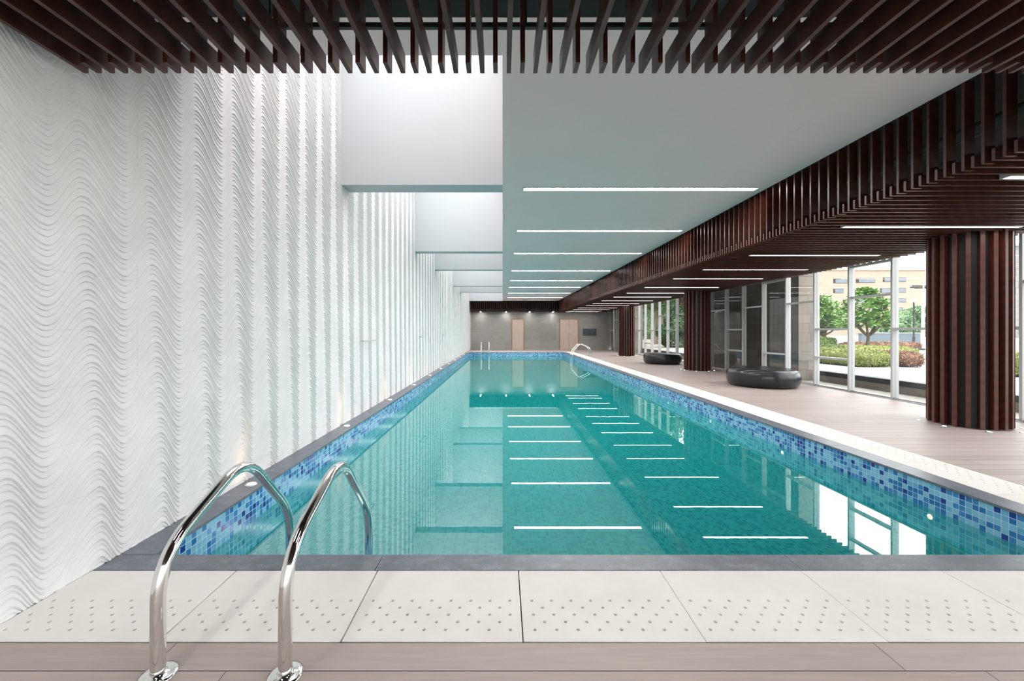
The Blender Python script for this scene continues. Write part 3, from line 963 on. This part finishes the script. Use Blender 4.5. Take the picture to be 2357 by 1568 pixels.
# ================================================================== OUTSIDE
ZG = .2
b = MB(); b.box(8.62, 400, -60, 400, ZG - .3, ZG); b.box(-300, 8.62, YFAR + .4, 400, ZG - .3, ZG); b.box(-60, 8.62, -60, -4.2, -.3, -.01)
struct('ground', b, M['paving'], label='pale paving outside the windows')
b = MB(); b.box(7.53, 8.42, -5, YFAR + .4, -.3, -.03)
struct('path', b, M['concrete'], label='concrete channel between windows and low wall')
r = thing('low_wall', 'low concrete wall with black stone top outside the windows', 'low wall', (8.5, 11, 0))
obj('wall_body', MB().box(8.43, 8.60, -5, YFAR + .3, -.3, .13), M['concrete'], r)
obj('wall_cap', MB().bbox(8.40, 8.63, -5, YFAR + .3, .13, .245, .006), M['blackstone'], r, 'black stone cap')
for i, (y0, y1, lab) in enumerate([(10.63, 16.2, 'beige stone pier outside the windows behind the nearer ottoman'), (23.8, 29.5, 'beige stone pier outside the windows by the far wall')]):
    o = obj('stone_pier', MB().box(7.90, 8.36, y0, y1, -.25, 6.0), M['pier']); tag(o, lab, 'stone pier', 'stone piers outside the windows')

rng = np.random.default_rng(3)
def leaves_mb(pts, size, asp=.45, updir=.3, nrm=None):
    """one diamond leaf at each point"""
    n_ = len(pts)
    d = rng.normal(size=(n_, 3)); d[:, 2] += updir
    d /= np.linalg.norm(d, axis=1)[:, None]
    q = rng.normal(size=(n_, 3)); w = np.cross(d, q); w /= np.linalg.norm(w, axis=1)[:, None]
    L = size * rng.uniform(.7, 1.3, (n_, 1)); c = pts
    a = c - d * L / 2; e = c + d * L / 2
    s1 = c + w * L * asp / 2; s2 = c - w * L * asp / 2
    V = np.stack([a, s1, e, s2], 1).reshape(-1, 3)
    b = MB(); b.v = [tuple(map(float, v)) for v in V]
    b.f = [(4 * i, 4 * i + 1, 4 * i + 2, 4 * i + 3) for i in range(n_)]; b.smooth = [False] * n_
    return b
def blob_pts(n_, c, r, shell=.55):
    d = rng.normal(size=(n_, 3)); d /= np.linalg.norm(d, axis=1)[:, None]
    return np.array(c) + d * (rng.uniform(shell, 1, (n_, 1)) ** .6) * np.array(r)
def canopy(blobs, n_each, size):
    return leaves_mb(np.concatenate([blob_pts(int(n_each), c, r) for c, r in blobs]), size)

def tree(name, label, cat, base, h, spread, nblob, nl, size, leafm, barkm='bark', tr=.12, group='trees outside the windows', zlow=.35, trunk_label=None):
    r = thing(name, label, cat, base, group)
    x, y, z = base
    st = random.Random(int(x * 31 + y * 17))
    t = MB().tube([(x, y, z - .1), (x + .05 * h * st.uniform(-1, 1), y, z + h * .3), (x + .08 * h * st.uniform(-1, 1), y, z + h * .8)], tr, 10, radii=[tr, tr * .8, tr * .4])
    for k in range(6):
        a = st.uniform(0, 2 * PI); zz = z + h * st.uniform(.3, .6)
        e = (x + spread * .7 * math.cos(a), y + spread * .7 * math.sin(a), zz + h * st.uniform(.1, .3))
        t.tube([(x, y, zz), ((x + e[0]) / 2, (y + e[1]) / 2, (zz + e[2]) / 2 + .05 * h), e], tr * .3, 6, radii=[tr * .45, tr * .3, tr * .12])
    obj('trunk', t, M[barkm], r)
    blobs = []
    for k in range(nblob):
        a = st.uniform(0, 2 * PI); q = st.uniform(.1, .75) * spread
        zz = z + h * st.uniform(zlow, .95)
        s = spread * st.uniform(.28, .45)
        blobs.append(((x + q * math.cos(a), y + q * math.sin(a), zz), (s, s, s * .75)))
    obj('foliage', canopy(blobs, nl / nblob, size), M[leafm], r)
    return r

# frangipani trees: forked stems with leaf rosettes
def frangipani(base, h, spread, stems, label, lean=0.0, trk=.07, nros=46, seed=1):
    st = random.Random(seed)
    r = thing('frangipani_tree', label, 'tree', base, 'frangipani trees outside the windows')
    x, y, z = base
    t = MB(); fo = MB(); pe = MB()
    def leafset(c, s):
        for j in range(15):
            a = 2 * PI * j / 15 + st.uniform(-.2, .2); el = st.uniform(-.15, 1.0)
            d = Vector((math.cos(a) * math.cos(el), math.sin(a) * math.cos(el), math.sin(el)))
            w = Vector((-math.sin(a), math.cos(a), 0)); L = s * st.uniform(.8, 1.15); wd = L * .15
            c0 = Vector(c); m1 = c0 + d * L * .45 + Vector((0, 0, .02)); m2 = c0 + d * L * .78; tip = c0 + d * L - Vector((0, 0, L * .12))
            up = w.cross(d) * wd * .3
            k = len(fo.v)
            fo.add([c0, m1 - w * wd + up, m2 - w * wd * .9 + up, tip, m2 + w * wd * .9 + up, m1 + w * wd + up, m1, m2],
                   [(0, 1, 6), (1, 2, 7, 6), (2, 3, 7), (7, 3, 4), (6, 7, 4, 5), (0, 6, 5)])
    ends = []
    for s in range(stems):
        bx = x + (s - (stems - 1) / 2) * .28; by = y + st.uniform(-.3, .3)
        top = Vector((bx + lean * h * .3, by, z + h * .28))
        t.tube([(bx, by, z - .05), ((bx + top.x) / 2 - .03, by, z + h * .15), top], trk, 9, radii=[trk * 1.15, trk, trk * .85])
        nb = max(3, 6 // stems + 1)
        for k in range(nb):
            a = 2 * PI * k / nb + st.uniform(0, 1.2)
            mid = top + Vector((math.cos(a) * spread * .38, math.sin(a) * spread * .38, h * .12 + st.uniform(0, .1) * h))
            t.tube([top, (top + mid) / 2 + Vector((0, 0, -.04)), mid], trk * .6, 8, radii=[trk * .8, trk * .65, trk * .5])
            for q in range(3):
                a2 = a + st.uniform(-1, 1)
                e = mid + Vector((math.cos(a2) * spread * st.uniform(.1, .5), math.sin(a2) * spread * st.uniform(.1, .5), h * st.uniform(.05, .38)))
                t.tube([mid, (mid + e) / 2, e], trk * .3, 6, radii=[trk * .5, trk * .35, trk * .25])
                ends.append(e)
    while len(ends) < nros:
        a = st.uniform(0, 2 * PI); q = spread * math.sqrt(st.uniform(.02, 1))
        zz = z + h * (st.uniform(.40, 1.0)); lim = 1 - max(0, (zz - z) / h - .62) / .5
        ends.append(Vector((x + lean * h * .3 + q * lim * math.cos(a), y + q * lim * math.sin(a), zz)))
    for e in ends:
        leafset(e, st.uniform(.26, .36))
        if st.random() < .16:
            for j in range(5):
                a = 2 * PI * j / 5
                c0 = e + Vector((0, -.1, .06)); d = Vector((math.cos(a), -.4, math.sin(a))) * .05
                w = Vector((-math.sin(a), 0, math.cos(a))) * .022
                pe.add([c0, c0 + d * .6 + w, c0 + d, c0 + d * .6 - w], [(0, 1, 2, 3)])
    obj('trunk', t, M['bark'], r); obj('foliage', fo, M['leaf'], r)
    if pe.v: obj('blossoms', pe, M['petal'], r, 'white blossoms')
frangipani((17.3, 19.0, ZG), 3.0, 1.15, 1, 'frangipani tree with forked trunk and white flowers above the yellow hedge', nros=175, seed=4)
frangipani((17.3, 22.0, ZG), 2.85, 1.15, 3, 'frangipani tree with several leaning stems behind the round shrubs', .15, nros=180, seed=9)
frangipani((19.4, 24.0, ZG), 3.1, 1.3, 2, 'frangipani tree standing farthest back over the round shrubs', -.1, nros=140, seed=12)

def hedge(name, label, cat, x0, x1, y0, y1, z0, z1, leafm, n_, size, group=None, wob=.05):
    r = thing(name, label, cat, ((x0 + x1) / 2, (y0 + y1) / 2, z0), group)
    # core body so the hedge is not see-through
    bm = bmesh.new(); bmesh.ops.create_cube(bm, size=1)
    bmesh.ops.subdivide_edges(bm, edges=list(bm.edges), cuts=6, use_grid_fill=True)
    for v in bm.verts:
        c = v.co * 2
        k = max(abs(c.x), abs(c.y), abs(c.z)); l = math.pow(abs(c.x) ** 5 + abs(c.y) ** 5 + abs(c.z) ** 5, .2)
        c = c * (k / l) if l > 0 else c
        v.co = Vector(((x0 + x1) / 2 + c.x * (x1 - x0 - size) / 2, (y0 + y1) / 2 + c.y * (y1 - y0 - size) / 2, (z0 + z1) / 2 + c.z * (z1 - z0 - size * .7) / 2))
    q = MB(); q.frombm(bm, True)
    body = obj('hedge_body', q, M[leafm], r)
    d = rng.uniform(-1, 1, (n_, 3)); ax = rng.choice(3, n_, p=[.25, .3, .45])
    d[np.arange(n_), ax] = np.sign(d[np.arange(n_), ax])
    d[:, 2] = np.where(ax == 2, np.abs(d[:, 2]), d[:, 2])
    k = np.abs(d).max(1); l = (np.abs(d) ** 5).sum(1) ** .2
    d = d * (k / l)[:, None]
    pts = np.array([(x0 + x1) / 2, (y0 + y1) / 2, (z0 + z1) / 2]) + d * np.array([(x1 - x0) / 2, (y1 - y0) / 2, (z1 - z0) / 2])
    pts += rng.normal(size=pts.shape) * wob * .5
    obj('foliage', leaves_mb(pts, size, .6, .6), M[leafm], r)
    return r
hg = 'clipped hedges outside the windows'
hedge('hedge', 'clipped yellow green hedge beside the pale paving', 'hedge', 10.7, 11.92, 12.0, 14.95, ZG, .66, 'hedge_yellow', 9000, .05, hg)
hedge('hedge', 'low reddish brown hedge at the end of the yellow green one', 'hedge', 12.04, 12.80, 12.0, 13.6, ZG, .63, 'hedge_red', 5000, .05, hg)
hedge('hedge', 'wide yellow green ground hedge below the frangipani trunk', 'hedge', 11.8, 17.2, 16.05, 18.45, ZG, .62, 'hedge_yellow', 14000, .06, hg)
hedge('hedge', 'dull olive low hedge strip below the round shrubs', 'hedge', 11.2, 13.2, 15.05, 15.9, ZG, .72, 'hedge_green', 5000, .05, hg)
for i, (x, y, w_, h_) in enumerate([(14.9, 19.3, .95, 1.0), (15.95, 19.75, .80, .95), (16.2, 20.7, .9, .95)]):
    hedge('round_shrub', 'round clipped green shrub behind the hedges, %s' % ['closest to the stone pier', 'middle one', 'closest to the frangipani trunk'][i], 'shrub', x - w_ / 2, x + w_ / 2, y - w_ / 2, y + w_ / 2, ZG, h_, 'hedge_green', 3500, .06, 'round shrubs outside the windows')
hedge('hedge', 'low mixed hedge behind the black and white kerb', 'hedge', 20.0, 24.4, 23.0, 23.9, ZG, .62, 'hedge_red', 6000, .07, hg)
hedge('round_shrub', 'leafy bush seen beyond the nearest clad column', 'shrub', 12.2, 13.4, 9.2, 10.0, ZG, .72, 'hedge_yellow', 3000, .06)
# kerb
r = thing('kerb', 'black and white striped kerb along the paving', 'kerb', (22, 22.7, ZG))
for k in range(8):
    a = 19.8 + .6 * k
    obj('kerb_block', MB().bbox(a, a + .59, 22.62, 22.8, ZG, ZG + .11, .01), M['kerb_w' if k % 2 else 'kerb_b'], r)
# blue grey wall
o = obj('garden_wall', MB().box(28.4, 33.0, 31.5, 31.8, ZG, 1.10), M['bluewall'])
o2 = obj('wall_cap', MB().box(28.3, 33.1, 31.45, 31.85, 1.10, 1.17), M['kerb_w'], o)
tag(o, 'pale blue grey rendered wall beyond the hedges', 'garden wall')
# railing
r = thing('railing', 'white post and rail fence beyond the garden wall', 'railing', (38, 36, ZG))
for z in (.45, .75, 1.0):
    obj('rail', MB().box(36.0, 40.5, 36, 36.06, z - .04, z + .04), M['kerb_w'], r)
for k in range(6):
    obj('post', MB().box(36 + .9 * k - .04, 36 + .9 * k + .04, 35.98, 36.08, ZG, 1.08), M['kerb_w'], r)
# lamp posts
def lamp_post(x, y, h, label):
    r = thing('lamp_post', label, 'lamp post', (x, y, ZG), 'black lamp posts')
    obj('base', MB().lathe([(.16, ZG), (.16, ZG + .08), (.07, ZG + .15), (.07, ZG + .75), (.04, ZG + .8)], x, y, 14), M['black'], r)
    obj('pole', MB().cyl(x, y, ZG + .8, h, .038, 12), M['black'], r)
    obj('lamp_head', MB().lathe([(.04, h), (.10, h + .03), (.27, h + .13), (.27, h + .15)], x, y, 18), M['satin'], r)
lamp_post(25.4, 24.6, 3.05, 'slim black lamp post in front of the blue grey wall')
lamp_post(33.8, 35.0, 3.0, 'slim black lamp post behind the frangipani crown')
r = thing('floodlight_mast', 'tall pale mast with a cluster of floodlights', 'floodlight mast', (47.5, 45, ZG))
obj('pole', MB().tube([(47.5, 45, ZG), (47.5, 45, 6.5)], .12, 12, radii=[.17, .10]), M['mullion'], r)
for dx in (-1.0, -.5, .5, 1.0):
    obj('floodlight', MB().bbox(47.5 + dx - .3, 47.5 + dx + .3, 44.8, 45.2, 6.05 + .1 * abs(dx), 6.35, .04), M['duct'], r)
obj('cross_arm', MB().box(46.3, 48.7, 44.95, 45.05, 6.38, 6.46), M['duct'], r)
# sandstone building
D = 100.; sc = F / D
r = thing('building', 'pale sandstone building with rows of windows beyond the trees', 'building', (92, D, ZG))
obj('wall', MB().box(66, (2130 - 1157) / sc, D, D + 12, ZG - .2, 1.3 + (762 - 623) / sc), M['sandstone'], r)
obj('parapet', MB().box(65.8, (2130 - 1157) / sc + .2, D - .2, D + 12, 1.3 + (762 - 623) / sc, 1.3 + (762 - 620) / sc), M['sandstone'], r)
wins = [(1918, 1950, 642, 652), (1970, 2014, 641, 651), (2032, 2056, 639, 649), (2066, 2085, 639, 649), (1918, 1941, 665, 675), (1964, 2007, 664, 674), (2025, 2053, 664, 674),
        (2066, 2085, 663, 673), (2066, 2085, 687, 696), (2025, 2053, 687, 697), (1970, 2007, 688, 698), (2066, 2078, 708, 716)]
for (xa, xb, ya, yb) in wins:
    X0, X1 = (xa - 1157) / sc, (xb - 1157) / sc; Za, Zb = 1.3 + (762 - yb) / sc, 1.3 + (762 - ya) / sc
    q = obj('window', MB().box(X0, X1, D - .06, D + .05, Za, Zb), M['far_dark'], r)
    obj('pane', MB().box(X0 + (X1 - X0) * .14, X1 - .1, D - .10, D - .02, Za + .08, Zb - .08), M['far_glass'], q)
r = thing('building', 'white panelled building seen beyond the nearest clad column', 'building', (86, 62, ZG))
obj('wall', MB().box(76, 100, 62, 66, ZG - .2, 14.5), M['white_panels'], r)
obj('parapet', MB().box(75.8, 100, 61.8, 66, 14.5, 14.9), M['kerb_w'], r)
# background trees
tg = 'trees beyond the window wall'
tree('leafy_tree', 'pale green bushy tree behind the blue grey wall and lamp post', 'tree', (57.5, 55, ZG), 4.4, 3.2, 12, 9000, .34, 'leaf_pale', group=tg, zlow=.2)
tree('leafy_tree', 'pale green tree between the frangipani crown and the garden wall', 'tree', (48.5, 50, ZG), 2.9, 2.6, 10, 6000, .3, 'leaf_pale', group=tg, zlow=.2)
tree('leafy_tree', 'tall green tree showing beside the stone pier', 'tree', (23.3, 30.5, ZG), 6.2, 1.15, 9, 5000, .26, 'leaf', group=tg)
tree('leafy_tree', 'large tree with thick pale bark trunk between the two farther clad columns', 'tree', (13.0, 33.5, ZG), 8.5, 4.2, 34, 42000, .22, 'leaf_pale', 'pale_bark', .40, tg, .33)
tree('leafy_tree', 'dense dark green tree left of the middle clad column', 'tree', (12.1, 26.6, ZG), 6.0, 1.75, 20, 26000, .17, 'leaf_dark', 'bark', .12, tg, .03)
tree('leafy_tree', 'dense mid green tree behind the thick pale trunk', 'tree', (21.0, 46.5, ZG), 7.5, 4.6, 26, 26000, .30, 'leaf_pale', 'bark', .2, tg, .03)
tree('leafy_tree', 'green tree closest to the farthest clad column', 'tree', (13.5, 41.8, ZG), 6.5, 2.9, 20, 20000, .24, 'leaf_pale', 'bark', .15, tg, .03)

hedge('tall_hedge', 'tall dense green hedge far behind the thick pale trunk', 'hedge', 13.0, 30.0, 53.5, 56.0, ZG - .16, 7.5, 'leaf_pale', 26000, .32)
